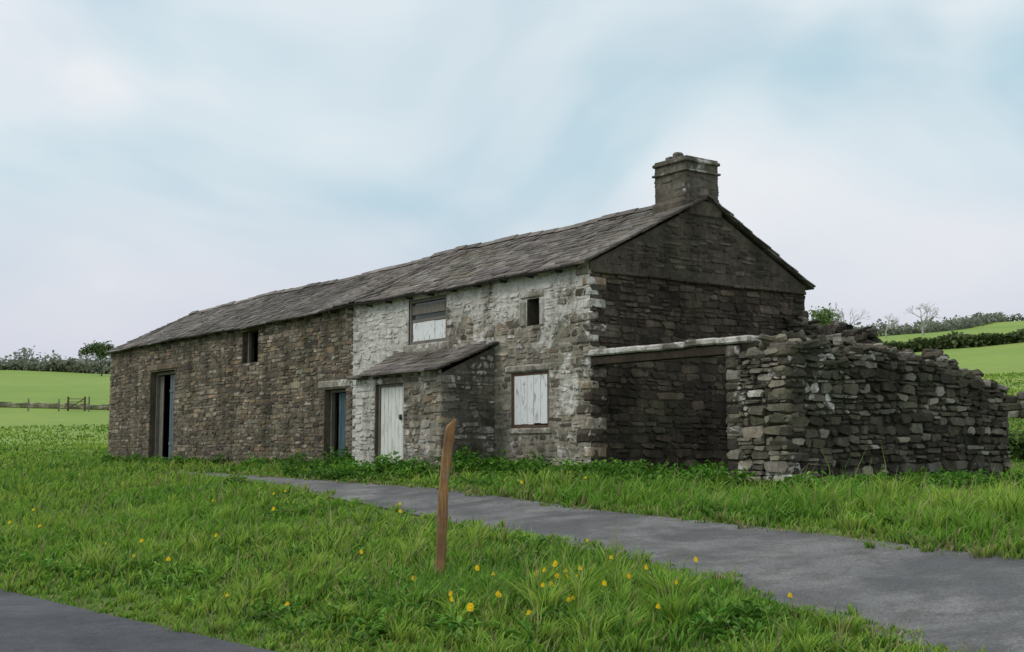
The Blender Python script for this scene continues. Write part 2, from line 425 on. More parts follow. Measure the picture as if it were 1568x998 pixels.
# ---- roof
def slates(acc,x0,x1,y0,y1,zf,course,pal,xa=None,thick=.032,wr=(.25,.6),wob=True):
    n=int(abs(y1-y0)/course); sg=1 if y1>y0 else -1
    for i in range(n+1):
        f=i/n
        ya=y0+(y1-y0)*i/(n+.6); yb=ya+sg*abs(y1-y0)/n*1.35
        if sg*(yb-y1)>0: yb=y1
        xl=x0 if xa is None else x0+(xa-x0)*f
        x=xl-U_(0,.03)
        while x<x1-.03:
            w=U_(*wr)*(1-.35*f)
            if x+w>x1-.12: w=x1-x+U_(0,.03)
            d=roofdz(x+w/2) if wob else 0
            e=U_(-.014,.014); s0=U_(-.035,.02)
            if R()<.02: e+=.02; s0-=.05
            zA=zf(ya)+d+.036+e; zB=zf(yb)+d+.006
            g=.004
            p=[(x+g,ya-sg*s0,zA-thick),(x+w-g,ya-sg*s0+U_(-.012,.012),zA-thick+U_(-.01,.01)),(x+w-g,yb,zB-thick),(x+g,yb,zB-thick)]
            q=[(a,b2,c+thick) for a,b2,c in p]
            c=pick(pal,.3)
            if x>-9.4 and wob: c=[k*1.15 for k in c]
            acc.add(p+q,[(0,3,2,1),(4,5,6,7),(0,1,5,4),(1,2,6,5),(2,3,7,6),(3,0,4,7)],(*c,0))
            x+=w
SLP=[(.122,.104,.09),(.152,.132,.115),(.094,.08,.07),(.18,.162,.145),(.128,.11,.094)]
A=Acc()
zf=lambda y:EV+.05+SL*min(y,WID-y)
slates(A,-LEN-.12,.13,-.24,MID,zf,.22,SLP)
slates(A,-LEN-.12,.13,WID+.24,MID,zf,.30,SLP)
A.obj('stone_slate_roof',M_SLATE,farm)
A=Acc()
xs=np.linspace(-LEN-.05,.05,80)
for i in range(79):
    a,b2=xs[i],xs[i+1]; da,db=roofdz(a)-.035,roofdz(b2)-.035
    for y0,y1 in((-.16,MID),(WID+.16,MID)):
        A.add([(a,y0,zf(y0)+da),(b2,y0,zf(y0)+db),(b2,y1,zf(y1)+db),(a,y1,zf(y1)+da)],[(0,1,2,3)],(.05,.04,.03,0))
A.obj('roof_deck',M_DARK,farm,False)
A=Acc(); x=-LEN-.1
while x<-1.1:
    w=U_(.45,.7); d=roofdz(x+w/2)+U_(-.01,.015); zr=zf(MID)+d; c=pick(SLP)
    A.add([(x,MID-.17,zr-.045),(x+w-.012,MID-.17,zr-.045),(x+w-.012,MID,zr+.085+U_(-.01,.01)),(x,MID,zr+.085),(x+w-.012,MID+.17,zr-.045),(x,MID+.17,zr-.045)],[(0,1,2,3),(3,2,4,5),(0,3,5),(1,4,2)],(c[0]*1.2,c[1]*1.2,c[2]*1.2,0)); x+=w
A.obj('ridge_stones',M_SLATE,farm)
A=Acc()
for sg in(0,1):
    L=MID+.22; k=9
    for i in range(k):
        ya=-.22+L*i/k; yb=-.22+L*(i+1)/k+.02; za,zb=zf(ya)-.03+U_(-.01,.01),zf(yb)-.03+U_(-.01,.01)
        if sg: ya,yb=WID-ya,WID-yb
        c=pick(SLP,.3); dz=roofdz(0); xe=.10+U_(-.02,.02)
        A.add([(-.3,ya,za+dz-.02),(xe,ya,za+dz-.02),(xe,yb,zb+dz-.02),(-.3,yb,zb+dz-.02),(-.3,ya,za+dz+.045),(xe,ya,za+dz+.045),(xe,yb,zb+dz+.045),(-.3,yb,zb+dz+.045)],[(0,1,2,3),(4,5,6,7),(0,1,5,4),(1,2,6,5),(2,3,7,6),(3,0,4,7)],(*c,0))
A.obj('verge_slabs',M_SLATE,farm)
A=Acc()
for i in range(48):
    a=-LEN+.2+i*(LEN-.4)/48; b2=a+(LEN-.4)/48
    for k in range(6):
        t0=math.pi+math.pi*k/6;t1=math.pi+math.pi*(k+1)/6; r=.05
        za,zb=EV-.06+roofdz(a)*.6,EV-.06+roofdz(b2)*.6
        A.add([(a,-.19+r*math.cos(t0),za+r*math.sin(t0)),(b2,-.19+r*math.cos(t0),zb+r*math.sin(t0)),(b2,-.19+r*math.cos(t1),zb+r*math.sin(t1)),(a,-.19+r*math.cos(t1),za+r*math.sin(t1))],[(0,1,2,3)])
x=-27.5
while x<-.2:
    A.box((x,-.2,EV-.13),(x+.05,.0,EV-.08)); x+=.95
A.obj('gutter_and_brackets',M_GUTTER,farm,False)
# ---- chimney
A=Acc(); CX0,CX1,CY0,CY1=-1.0,-.02,2.70,3.67; zb,zt2=4.9,6.44
A.box((CX0+.01,CY0+.01,zb),(CX1-.01,CY1-.01,zt2),(.13,.12,.10,.3))
CH=[(.155,.145,.122),(.13,.12,.10),(.175,.163,.138),(.115,.105,.088)]
for O_,U2,W in(((CX0,CY0,0),(1,0,0),CX1-CX0),((CX1,CY0,0),(0,1,0),CY1-CY0),((CX1,CY1,0),(-1,0,0),CX1-CX0),((CX0,CY1,0),(0,-1,0),CY1-CY0)):
    stones(A,O_,U2,W,6.28,[],CH,lambda p:.3,course=(.14,.22),width=(.25,.5),z0=zb,proud=(-.013,-.006),gap=.004,v=.12,wave=0)
def ringslab(z0,z1,e,nx,ny,jit):
    for k in range(ny):
        for l in range(nx):
            xa=CX0-e+(CX1-CX0+2*e)*l/nx; xb=CX0-e+(CX1-CX0+2*e)*(l+1)/nx
            ya=CY0-e+(CY1-CY0+2*e)*k/ny; yb=CY0-e+(CY1-CY0+2*e)*(k+1)/ny
            A.rock(((xa+xb)/2,(ya+yb)/2,(z0+z1)/2),(xb-xa-.005,yb-ya-.005,z1-z0),(*pick(CH,.12),.4),jit=jit)
ringslab(6.22,6.265,.045,2,2,.01)
ringslab(6.43,6.50,.04,2,2,.012)
ringslab(6.505,6.55,.0,2,1,.02)
A.rock((-.5,3.185,5.42),(1.14,1.16,.5),(.12,.105,.085,.1),jit=.03)
A.rock((-.74,2.98,6.60),(.2,.26,.12),(.17,.16,.14,.3),jit=.12)
A.rock((-.56,3.0,6.64),(.2,.24,.2),(.15,.14,.12,.3),jit=.08)
A.obj('chimney',M_STONE,farm)
# ---- porch
PX0,PX1,PY=-6.8,-3.2,-1.38
pops=[(-5.9-PX0,-4.69-PX0,-.6,1.79)]
def pw(p):
    if p[0]<-5.95: return .72
    return .38
A=Acc()
wallgrid(A,(PX0,PY,0),(1,0,0),PX1-PX0,-.8,1.92,pops,lambda p:(.22,.20,.17),pw,.3,.3)
A.add([(PX1,PY,-.8),(PX1,0,-.8),(PX1,0,2.54),(PX1,PY,1.92)],[(0,1,2,3)],(.16,.147,.125,.26))
A.add([(PX0,PY,-.8),(PX0,0,-.8),(PX0,0,2.54),(PX0,PY,1.92)],[(3,2,1,0)],(.2,.18,.15,.5))
stones(A,(PX0,PY,0),(1,0,0),PX1-PX0,1.92,pops,HOUSE,pw,z0=-.6,gap=.012,v=.35)
stones(A,(PX1,PY,0),(0,1,0),-PY,2.6,[],[(.17,.155,.13),(.125,.113,.095),(.21,.195,.165),(.28,.262,.23)],lambda p:.42,z0=-.6,top=lambda u:1.9+.62*u/1.38,gap=.012,v=.35)
stones(A,(PX0,0,0),(0,-1,0),-PY,2.6,[],HOUSE,lambda p:.5,z0=-.6,top=lambda u:2.5-.62*u/1.38)
z=-.5;k=0
while z<1.75:
    h=U_(.16,.26); L1,L2=(.4,.22) if k%2 else (.22,.4)
    A.rock((PX1-L1/2+.02,PY+L2/2-.02,z+h/2),(L1,L2,h-.012),(*pick(HOUSE),.42),jit=.04); z+=h;k+=1
A.obj('porch_walls',M_STONE,farm)
A=Acc()
pz=lambda y:1.99+.66*(y+1.6)/1.6
slates(A,-6.35,-3.05,-1.6,.0,pz,.24,SLP,xa=-7.2,wob=False,wr=(.35,.7),thick=.04)
A.add([(-6.3,-1.5,pz(-1.5)-.03),(-3.1,-1.5,pz(-1.5)-.03),(-3.1,0,pz(0)-.03),(-7.1,0,pz(0)-.03)],[(0,1,2,3)],(.05,.04,.03,0))
A.rock((-6.55,-1.35,1.98),(.7,.5,.08),(.16,.14,.12,.1),jit=.04)
A.obj('porch_roof',M_SLATE,farm)
A=Acc(); x=-7.2
while x<-3.3:
    w=U_(.5,.8); A.box((x,-.14,2.60),(min(x+w-.01,-3.1),.0,2.68),(.30,.285,.25,.45),.012); x+=w
A.obj('porch_flashing_stones',M_STONE,farm)
def planks(name,x0,x1,z0,z1,y,mat,n,th=.03,bot=0,rails=()):
    A=Acc(); w=(x1-x0)/n
    for i in range(n):
        A.box((x0+i*w+.006,y-th+U_(0,.008),z0+U_(0,bot)),(x0+(i+1)*w-.006,y+U_(0,.004),z1-U_(0,.015)))
    for r in rails: A.box((x0+.02,y-th-.02,r-.05),(x1-.02,y-th-.001,r+.05))
    return A.obj(name,mat,farm)
def frame(name,x0,x1,z0,z1,y0,y1,t,mat,sill=True):
    A=Acc(); A.box((x0,y0,z0),(x0+t,y1,z1)); A.box((x1-t,y0,z0),(x1,y1,z1)); A.box((x0+t,y0+.003,z1-t),(x1-t,y1,z1))
    if sill: A.box((x0+t,y0+.003,z0),(x1-t,y1,z0+t))
    return A.obj(name,mat,farm)
planks('porch_door',-5.83,-4.76,-.5,1.74,PY+.14,M_CREAM,7,.03,.02)
frame('porch_door_frame',-5.9,-4.69,-.55,1.79,PY+.08,PY+.18,.065,M_OLDWOOD,False)
A=Acc(); A.box((-4.98,PY+.07,.98),(-4.93,PY+.105,1.10)); A.box((-4.98,PY+.05,1.03),(-4.86,PY+.07,1.05)); A.obj('porch_door_latch',M_GUTTER,farm)
planks('boarded_window',-2.52,-1.39,.85,1.88,.05,M_WHITE,5,.03,.04)
frame('boarded_window_frame',-2.585,-1.325,.785,1.925,.02,.12,.055,M_BROWNWOOD)
frame('upper_window_frame',-6.72,-5.10,2.815,3.875,.03,.13,.07,M_OLDWOOD)
A=Acc(); A.box((-6.65,.05,3.34),(-5.17,.12,3.40)); A.obj('upper_window_transom',M_OLDWOOD,farm)
planks('upper_window_boards',-6.64,-5.18,2.89,3.34,.08,M_WHITE,3,.02)
A=Acc(); A.add([(-6.65,.09,3.40),(-5.17,.13,3.40),(-5.17,.10,3.80),(-6.65,.09,3.80)],[(0,1,2,3)]); A.obj('upper_window_glass',M_GLASS,farm,False)
A=Acc(); A.box((-6.62,.04,3.52),(-5.2,.07,3.74)); A.obj('upper_window_slipped_board',M_OLDWOOD,farm)
frame('barn_side_door_frame',-10.92,-9.78,-.4,1.89,.18,.28,.07,M_OLDWOOD,False)
planks('barn_side_door',-10.55,-9.85,-.1,1.80,.25,M_BLUE,5)
frame('barn_door_frame',-23.78,-21.59,-.4,2.96,.2,.32,.09,M_OLDWOOD,False)
planks('barn_door_leaf',-22.6,-21.7,-.2,2.85,.28,M_GREYBLUE,5,rails=(.5,2.3))
planks('barn_door_leaf_open',-23.7,-23.35,-.2,2.85,.34,M_OLDWOOD,2)
A=Acc(); A.box((-16.18,.16,2.9),(-16.08,.24,3.84)); A.box((-15.22,.16,2.9),(-15.12,.24,3.84)); A.obj('slit_window_frame',M_OLDWOOD,farm)
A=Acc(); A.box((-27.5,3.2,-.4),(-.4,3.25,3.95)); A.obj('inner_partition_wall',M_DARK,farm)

# ------------------------------------------------------------------ ruined outbuilding
ruin=empty('ruined_stone_outbuilding',(1.53,24,1.21),RZ)
XR=4.98; YR=6.25; TH=.55
def rag(u,s): return .08*math.sin(u*3.1+s)+.065*math.sin(u*7.3+2*s)+.05*math.sin(u*15+s)
side=lambda y:float(np.interp(y,[0,.6,1.5,3,4.5,5.5,6.3],[2.12,2.14,2.06,2.0,1.86,1.7,1.25]))+rag(y,1)*min(1,.3+y)
rear=lambda x:float(np.interp(x,[0,.8,2,3,4,5],[3.3,3.0,2.65,2.2,1.9,1.5]))+rag(x,3)
def ruinwall(A,P0,P1,prof,th,pal,z0=-.8,wash=None,topn=1.0):
    P0=Vector(P0);P1=Vector(P1);L=(P1-P0).length;d=(P1-P0)/L; nn=d.cross(Vector((0,0,1)))
    n=max(2,int(L/.3)); col=(.03,.026,.021,0)
    for i in range(n):
        a,b2=L*i/n,L*(i+1)/n; pa=P0+d*a;pb=P0+d*b2
        za,zb=float(prof(a))-.2,float(prof(b2))-.2
        i1=nn*(-th); Z=Vector((0,0,1))
        v=[pa+Z*z0,pb+Z*z0,pb+Z*zb,pa+Z*za,pa+i1+Z*z0,pb+i1+Z*z0,pb+i1+Z*zb,pa+i1+Z*za]
        f=[(0,1,2,3),(5,4,7,6),(3,2,6,7)]
        if i==0: f.append((0,3,7,4))
        if i==n-1: f.append((1,5,6,2))
        A.add(v,f,col)
    stones(A,P0,d,L,4,[],pal,wash,z0=z0,top=lambda u:float(prof(u)),course=(.06,.19),width=(.10,.36),proud=(.005,.075),gap=.006,v=.42,wave=1.7)
    stones(A,P1-nn*th,-d,L,4,[],pal,wash,z0=z0,top=lambda u:float(prof(L-u)),course=(.08,.19),width=(.13,.42),proud=(.01,.06),gap=.008,v=.4)
    for s_ in range(int(L*22*topn)):
        u=U_(0.02,L-.02); w=U_(.02,th-.02); p=P0+d*u-nn*w
        sz=(U_(.12,.40),U_(.14,.30),U_(.05,.19))
        A.rock((p.x,p.y,float(prof(u))-U_(.0,.2)+(.08 if .12<w<th-.12 else -.03)),sz,(*pick(pal,.35),.1),rz=math.atan2(d.y,d.x)+U_(-.9,.9),jit=.24,tilt=U_(-.45,.45))
A=Acc()
def rw(p):
    if .4<p[1]<1.5 and p[2]>.9: return .44
    return .25
ruinwall(A,(XR,0,0),(XR,YR,0),side,TH,RUIN,wash=rw)
ruinwall(A,(3.64,0,0),(XR-.02,0,0),lambda u:2.07+.05*u,TH,[(.17,.155,.125),(.13,.117,.093),(.215,.197,.163),(.095,.086,.068),(.25,.232,.195)],wash=lambda p:.32)
stones(A,(3.64,TH,0),(0,-1,0),TH,2.1,[],RUIN,None,z0=-.6)
ruinwall(A,(XR,YR,0),(0.05,YR,0),lambda u:rear(XR-u),TH,RUIN,wash=lambda p:.2,topn=1.4)
A.obj('rubble_walls',M_STONE,ruin)
A=Acc(); z=-.6;k=0
while z<1.9:
    h=U_(.14,.26); L1,L2=(.5,.26) if k%2 else (.28,.46)
    A.rock((XR-L1/2+.045,L2/2-.045,z+h/2),(L1,L2,h-.01),(*pick(RUIN),.34),jit=.06)
    L1=U_(.25,.45); A.rock((3.64+L1/2-.03,.15,z+h/2),(L1,.42,h-.01),(*pick(RUIN),.34),jit=.05)
    z+=h;k+=1
for _ in range(170):
    t=R()**.8; x=U_(.1,3.6); y=YR-.1-U_(0,1.5)
    zz=float(rear(x))-.2-(YR-y)*.55+U_(-.1,.05)
    A.rock((x,y,zz),(U_(.2,.5),U_(.2,.4),U_(.04,.1)),(*pick(RUIN,.35),.08),rz=U_(0,3),jit=.2,tilt=U_(-.4,.4))
for _ in range(26):
    y=U_(-.3,6.5); A.rock((XR+.2+abs(random.gauss(0,.3)),y,-.32+U_(-.04,.04)),(U_(.15,.35),U_(.12,.28),U_(.08,.18)),(*pick(RUIN,.35),.2),rz=U_(0,3),jit=.2,tilt=U_(-.2,.2))
A.obj('quoins_and_tumbled_stones',M_STONE,ruin)
A=Acc()
xs=np.linspace(.1,3.7,9)
for i in range(8):
    a,b2=xs[i],xs[i+1]; A.add([(a,YR-.5,float(rear(a))-.3),(b2,YR-.5,float(rear(b2))-.3),(b2,YR-2.1,float(rear(b2))-1.25),(a,YR-2.1,float(rear(a))-1.25),(b2,YR-2.6,-.3),(a,YR-2.6,-.3)],[(0,1,2,3),(3,2,4,5)],(.06,.05,.04,0))
A.obj('rubble_heap',M_STONE,ruin,False)
A=Acc(); x=-.18
for w in(.95,.7,1.15,.75,.8):
    A.rock((x+w/2,.12,2.2+U_(-.02,.02)),(w-.01,.36,.12),(.20,.185,.155,.50),jit=.035); x+=w
A.box((0.02,.0,1.98),(3.7,.26,2.12),(.05,.04,.03,0))  # near-black strip under the slabs, the beam's shadow put into colour
A.obj('stone_beam_over_opening',M_STONE,ruin)

# ------------------------------------------------------------------ grass
def inb(x,y,pad=.05):
    dx=x-1.53;dy=y-24; c,s=math.cos(RZ),math.sin(RZ)
    lx=dx*c+dy*s; ly=-dx*s+dy*c
    m=(lx>-LEN-pad)&(lx<pad)&(ly>-pad)&(ly<WID+pad)
    m|=(lx>PX0-pad)&(lx<PX1+pad)&(ly>PY-pad)&(ly<1)
    m|=(lx>XR-TH-pad)&(lx<XR+pad)&(ly>-pad)&(ly<YR+pad)
    m|=(lx>3.64-pad)&(lx<XR)&(ly>-pad)&(ly<TH+pad)
    return m
def okmask(x,y,ep=.0):
    s,q=sq(x,y)
    edge=.13*wav(s*3,q*3,4)+.09*wav(s*9,q*9,2)+.07*wav(s*23,q*21,1)
    road=(q<qe(s)+edge+ep)&(q>qe(s)-6.2)
    tr=(q>tl(s)+edge*1.6-ep)&(q<tu(s)+edge*1.7+ep)&(s<32)
    return ~(road|tr|inb(x,y))
def blades(name,n,r0,r1,a0,a1):
    az=rng.uniform(a0,a1,n); r=np.exp(rng.uniform(math.log(r0),math.log(r1),n))
    x=r*np.sin(az); y=r*np.cos(az)
    tus=rng.uniform(0,1,n)<.42; cell=.34
    cxi=np.floor(x/cell);cyi=np.floor(y/cell)
    hx=np.modf(np.abs(np.sin(cxi*12.9898+cyi*78.233)*43758.5453))[0]; hy=np.modf(np.abs(np.sin(cxi*39.346+cyi*11.135)*24634.6345))[0]
    tx=(cxi+.2+.6*hx)*cell; ty=(cyi+.2+.6*hy)*cell
    sp=rng.normal(0,.04,(2,n)); sel=tus&(hx*hy<.55)
    x=np.where(sel,tx+sp[0],x); y=np.where(sel,ty+sp[1],y)
    k=okmask(x,y)
    k&=rng.uniform(0,1,n)<(.85+.5*wav(x*1.2,y*1.2,2))
    x,y,r,sel,tx,ty,hx=x[k],y[k],r[k],sel[k],tx[k],ty[k],hx[k]; n=len(x); z=ground(x,y)
    s,q=sq(x,y)
    clump=wav(x*1.3,y*1.3,1.7)+.6*wav(x*4,y*4,5)
    h=.11+.09*clump+.05*rng.uniform(-1,1,n)+np.where(sel,.03+.17*hx**2,0)
    h=np.clip(h,.045,.47)
    dr=q-qe(s); h*=np.clip(.45+dr*.5,.45,1)
    dt=np.minimum(np.abs(q-tl(s)),np.abs(q-tu(s))); h*=np.where(s<33,np.clip(.42+dt*.6,.42,1),1)
    bank=(q>tu(s))&(s<17); h*=np.where(bank,1.4,1)
    h*=np.clip(1-(q-13.3)*.2,.6,1)
    tall=rng.uniform(0,1,n)<.03; h=np.where(tall,h*1.9,h)
    w=(.0028+.0005*r)*rng.uniform(.6,1.4,n)*np.where(tall,.6,1)
    th=rng.uniform(0,2*math.pi,n); lean=h*rng.uniform(.15,.95,n)*np.where(tall,.5,1); la=rng.uniform(0,2*math.pi,n)
    la=np.where(sel,np.arctan2(y-ty,x-tx)+rng.normal(0,.5,n),la)
    la=np.where(rng.uniform(0,1,n)<.3,rng.normal(.3,.6,n),la)
    wx,wy=np.cos(th)*w,np.sin(th)*w; lx,ly=np.cos(la)*lean,np.sin(la)*lean
    V=np.zeros((n,5,3))
    V[:,0]=np.stack([x-wx,y-wy,z-.01],-1); V[:,1]=np.stack([x+wx,y+wy,z-.01],-1)
    V[:,2]=np.stack([x+lx*.35+wx*.8,y+ly*.35+wy*.8,z+h*.6],-1); V[:,3]=np.stack([x+lx*.35-wx*.8,y+ly*.35-wy*.8,z+h*.6],-1)
    V[:,4]=np.stack([x+lx,y+ly,z+h*rng.uniform(.75,1.05,n)],-1)
    g=np.array([.165,.36,.035]); y2=np.array([.35,.50,.07]); dk=np.array([.08,.21,.028]); dry=np.array([.46,.41,.19])
    t=np.clip(.42+.8*wav(x*.8,y*.8,3)+.3*wav(x*3,y*3,6)+rng.normal(0,.25,n)+np.where(sel,hx-.5,0),0,1)[:,None]
    c=g*(1-t)+y2*t
    m=(rng.uniform(0,1,n)<.2+.28*wav(x*.6,y*.6,8))[:,None]; c=np.where(m,dk,c)
    pd=.055+.45*np.exp(-((q-tu(s))/.28)**2)*(s<31)+.15*np.exp(-((q-tl(s))/.2)**2)*(s<31)+.15*np.exp(-((q-qe(s))/.2)**2)
    m=((rng.uniform(0,1,n)<pd)|(tall&(rng.uniform(0,1,n)<.5)))[:,None]; c=np.where(m,dry*rng.uniform(.5,1.1,n)[:,None],c)
    c=c*rng.uniform(.75,1.2,n)[:,None]
    C=np.zeros((n,5,3))
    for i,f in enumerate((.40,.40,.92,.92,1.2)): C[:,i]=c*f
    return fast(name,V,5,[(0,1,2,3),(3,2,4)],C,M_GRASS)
blades('grass',480000,7.5,75,-.62,.62)

def leafcloud(pos,nrm_spread,length,width,cols,droop=0.0,up=.3):
    n=len(pos); az=rng.uniform(0,2*math.pi,n); el=rng.uniform(-nrm_spread,nrm_spread,n)+up
    d=np.stack([np.cos(az)*np.cos(el),np.sin(az)*np.cos(el),np.sin(el)],-1)
    sx=np.stack([-np.sin(az),np.cos(az),np.zeros(n)],-1)
    upv=np.cross(sx,d)*-1
    L=(length*rng.uniform(.6,1.3,n))[:,None]; W=(width*rng.uniform(.7,1.25,n))[:,None]
    V=np.zeros((n,6,3))
    V[:,0]=pos; V[:,1]=pos+d*L*.35+sx*W+upv*W*.4; V[:,2]=pos+d*L*.75+sx*W*.75+upv*W*.2
    V[:,3]=pos+d*L-np.array([0,0,1])*L*droop; V[:,4]=pos+d*L*.75-sx*W*.75+upv*W*.2; V[:,5]=pos+d*L*.35-sx*W+upv*W*.4
    C=np.repeat(cols[:,None,:],6,1)
    return V,C
LP=[(0,1,2,3),(0,3,4,5)]
def weeds(name,centres,nl,rad,hgt,L,W,base,alt):
    P=[];CC=[]
    for cc_ in centres:
        x,y=cc_[0],cc_[1]; hm=cc_[2] if len(cc_)>2 else 1
        z=float(ground(x,y)); k=int(nl*U_(.6,1.3)*hm); rr=rad*U_(.6,1.4); hh=hgt*U_(.45,1.35)*hm; lum=U_(.7,1.25)
        a=rng.uniform(0,6.28,k); r=rr*np.sqrt(rng.uniform(0,1,k)); 
        zz=z+hh*rng.uniform(.1,1,k)*(1-.5*(r/rr)**2)
        P.append(np.stack([x+r*np.cos(a),y+r*np.sin(a),zz],-1))
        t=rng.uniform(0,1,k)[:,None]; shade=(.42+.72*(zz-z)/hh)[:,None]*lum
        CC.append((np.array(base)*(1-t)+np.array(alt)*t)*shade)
    P=np.concatenate(P);CC=np.concatenate(CC)
    V,C=leafcloud(P,.6,L,W,CC,.25,.25)
    return fast(name,V,6,LP,C,M_LEAF)
def loc2w(lx,ly):
    c,s=math.cos(RZ),math.sin(RZ); return 1.53+lx*c-ly*s, 24+lx*s+ly*c
cs=[]
for _ in range(230):
    lx=-9+13.5*R(); ly=-.25-abs(random.gauss(0,.95))
    if PX0-.1<lx<PX1+.1: ly-=1.38
    x,y=loc2w(lx,ly)
    if okmask(np.array(x),np.array(y),.35): cs.append((x,y))
for _ in range(34):   # taller clumps either side of the porch and in front of the gable
    lx,ly=random.choice([(-8.1,-.9),(-7.6,-1.5),(-3.9,-1.75),(-2.6,-1.1),(-2.2,-.7),(-.6,-1.0),(.8,-1.2),(2.4,-.8)])
    x,y=loc2w(lx+random.gauss(0,.35),ly+random.gauss(0,.22))
    if okmask(np.array(x),np.array(y),.2): cs.append((x,y,1.75))
for _ in range(70):
    x,y=loc2w(U_(.2,3.9),U_(.1,4)); cs.append((x,y))
for _ in range(150):
    x,y=loc2w(XR+.35+abs(random.gauss(0,1.1)),U_(-.8,9)); cs.append((x,y))
for _ in range(50):
    x,y=loc2w(U_(-27,-10),-.2-abs(random.gauss(0,.25))); cs.append((x,y))
weeds('nettle_patch',cs,70,.32,.28,.12,.026,(.07,.20,.024),(.19,.40,.045))
cs=[]
while len(cs)<240:
    r=math.exp(U_(math.log(9.0),math.log(26))); a=U_(-.45,.45); x,y=r*math.sin(a),r*math.cos(a)
    if okmask(np.array(x),np.array(y),.5) and float(wav(x*1.1,y*1.1,7))>-.15: cs.append((x,y))
weeds('dock_and_meadow_weeds',cs,30,.2,.17,.10,.021,(.085,.24,.028),(.22,.43,.055))
FX=[(.39,11.3),(.62,11.0),(.2,10.4),(.5,9.9),(.95,10.6),(-.2,11.3),(-.55,10.6),(-.45,9.8),(-.35,9.4),(-.95,11.6),(-1.9,10.8),(-1.6,13.0),(1.35,10.0),(1.6,10.8),(2.1,9.4),(3.0,10.0),(-3.9,11.6),(-5.3,13.3),(-4.6,12.6),(-6,14),(-.1,10.1),(.9,11.5),(-2.6,11.4),(6.6,15.6),(1.1,9.3),(.1,9.4),(.75,10.1),(.45,11.1),(.42,10.95),(.5,11.05),(.3,10.9),(.36,10.6),(.6,10.7)]
for _ in range(24):
    r=U_(12,24);a=U_(-.42,.1);FX.append((r*math.sin(a),r*math.cos(a)))
FX+= [(x+U_(-.2,.2),y+U_(-.15,.15)) for x,y in FX[:6]]
A=Acc()
for x,y in FX:
    if not okmask(np.array(x),np.array(y)): continue
    z=float(ground(x,y)); h=U_(.15,.27); tx,ty=U_(-.3,.3),U_(-.9,-.1); r=U_(.018,.034)
    cx_,cy_,cz=x+U_(-.04,.04),y+U_(-.04,.04),z+h
    A.add([(x-.004,y,z),(x+.004,y,z),(cx_+.004,cy_,cz),(cx_-.004,cy_,cz)],[(0,1,2,3)],(.15,.3,.05,1))
    for ring,(rr,zz,cc) in enumerate(((1,0,(.85,.62,.01,1)),(.72,.014,(.92,.73,.015,1)),(.4,.024,(.85,.6,.01,1)))):
        vs=[(cx_,cy_,cz+zz*.6)]
        for k in range(20):
            a=2*math.pi*k/20; q2=r*rr*(1 if k%2 else .72); px,py=q2*math.cos(a),q2*math.sin(a)
            vs.append((cx_+px,cy_+py,cz+zz+.006+px*tx+py*ty*-1))
        A.add(vs,[(0,1+k,1+(k+1)%20) for k in range(20)],cc)
A.obj('dandelion_flowers',M_LEAF,None,False)

# ------------------------------------------------------------------ leaning stake
A=Acc(); px,py=-.735,12.3; pz0=float(ground(px,py))
hh=1.60; nseg=18
for i in range(nseg+1):
    f=i/nseg; z=pz0-.3+(hh+.3)*f; cxp=px-.02+.14*f+.014*math.sin(f*7); cyp=py+.05*f
    w=.053*(1-.14*f)+U_(-.005,.005); d=.038+U_(-.004,.004)
    if i==nseg: z0s=[z-.06,z-.0,z+.01,z-.045]
    else: z0s=[z]*4
    ch=.013
    A.add([(cxp-w,cyp-d+ch,z0s[0]),(cxp-w+ch,cyp-d,z0s[0]),(cxp+w-ch,cyp-d,z0s[1]),(cxp+w,cyp-d+ch,z0s[1]),(cxp+w,cyp+d-ch,z0s[2]),(cxp+w-ch,cyp+d,z0s[2]),(cxp-w+ch,cyp+d,z0s[3]),(cxp-w,cyp+d-ch,z0s[3])],[])
for i in range(nseg):
    for k in range(8): A.f.append((i*8+k,i*8+(k+1)%8,(i+1)*8+(k+1)%8,(i+1)*8+k))
A.f.append(tuple(nseg*8+k for k in range(8)))
A.obj('leaning_wooden_stake',M_POST)

# ------------------------------------------------------------------ trees
def tree(name,x,y,H,crown,leafy,seed,lcol=((.05,.10,.025),(.12,.2,.055)),depth=5,barkmat=M_BARK,nleaf=26,ls=.2,spread=.62,trunk=.28):
    random.seed(seed); z=float(ground(x,y))-.1
    par=empty(name,(x,y,z)); A=Acc(); tips=[]
    def br(p,d,L,r,k):
        q=p+d*L; r2=r*.68
        a=d.orthogonal().normalized();b2=d.cross(a); v=[]
        for (c,rr) in((p,r),(q,r2)):
            for i in range(5): t=i*1.2566; v.append(c+a*math.cos(t)*rr+b2*math.sin(t)*rr)
        A.add(v,[(i,(i+1)%5,5+(i+1)%5,5+i) for i in range(5)])
        if k<=2: tips.append(q)
        if k==0: return
        for _ in range(3):
            ax=Vector((U_(-1,1),U_(-1,1),U_(-1,1))).normalized()
            nd=(d+ax*spread*crown+Vector((0,0,.10))).normalized()
            br(q,nd,L*U_(.62,.86),r2*U_(.7,.95),k-1)
    br(Vector((0,0,0)),Vector((U_(-.1,.1),U_(-.1,.1),1)).normalized(),H*trunk,H*.026,depth)
    A.obj('trunk_and_branches',barkmat,par,False)
    if leafy:
        T=np.array([tuple(t) for t in tips]); T=np.repeat(T,max(1,nleaf//3),0)+rng.normal(0,H*.045,(len(tips)*max(1,nleaf//3),3))
        t=rng.uniform(0,1,len(T))[:,None]; hz=np.clip((T[:,2:3]/H),0,1)
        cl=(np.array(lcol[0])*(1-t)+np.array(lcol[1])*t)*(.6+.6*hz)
        V,C=leafcloud(T,1.2,ls,ls*.35,cl,.1,0)
        fast('crown',V,6,LP,C,M_LEAF,par)
    random.seed(seed+100)
M_PALEBARK=simple('pale_bark',(.30,.285,.27),(.44,.425,.40),8,.9,.3,.02)
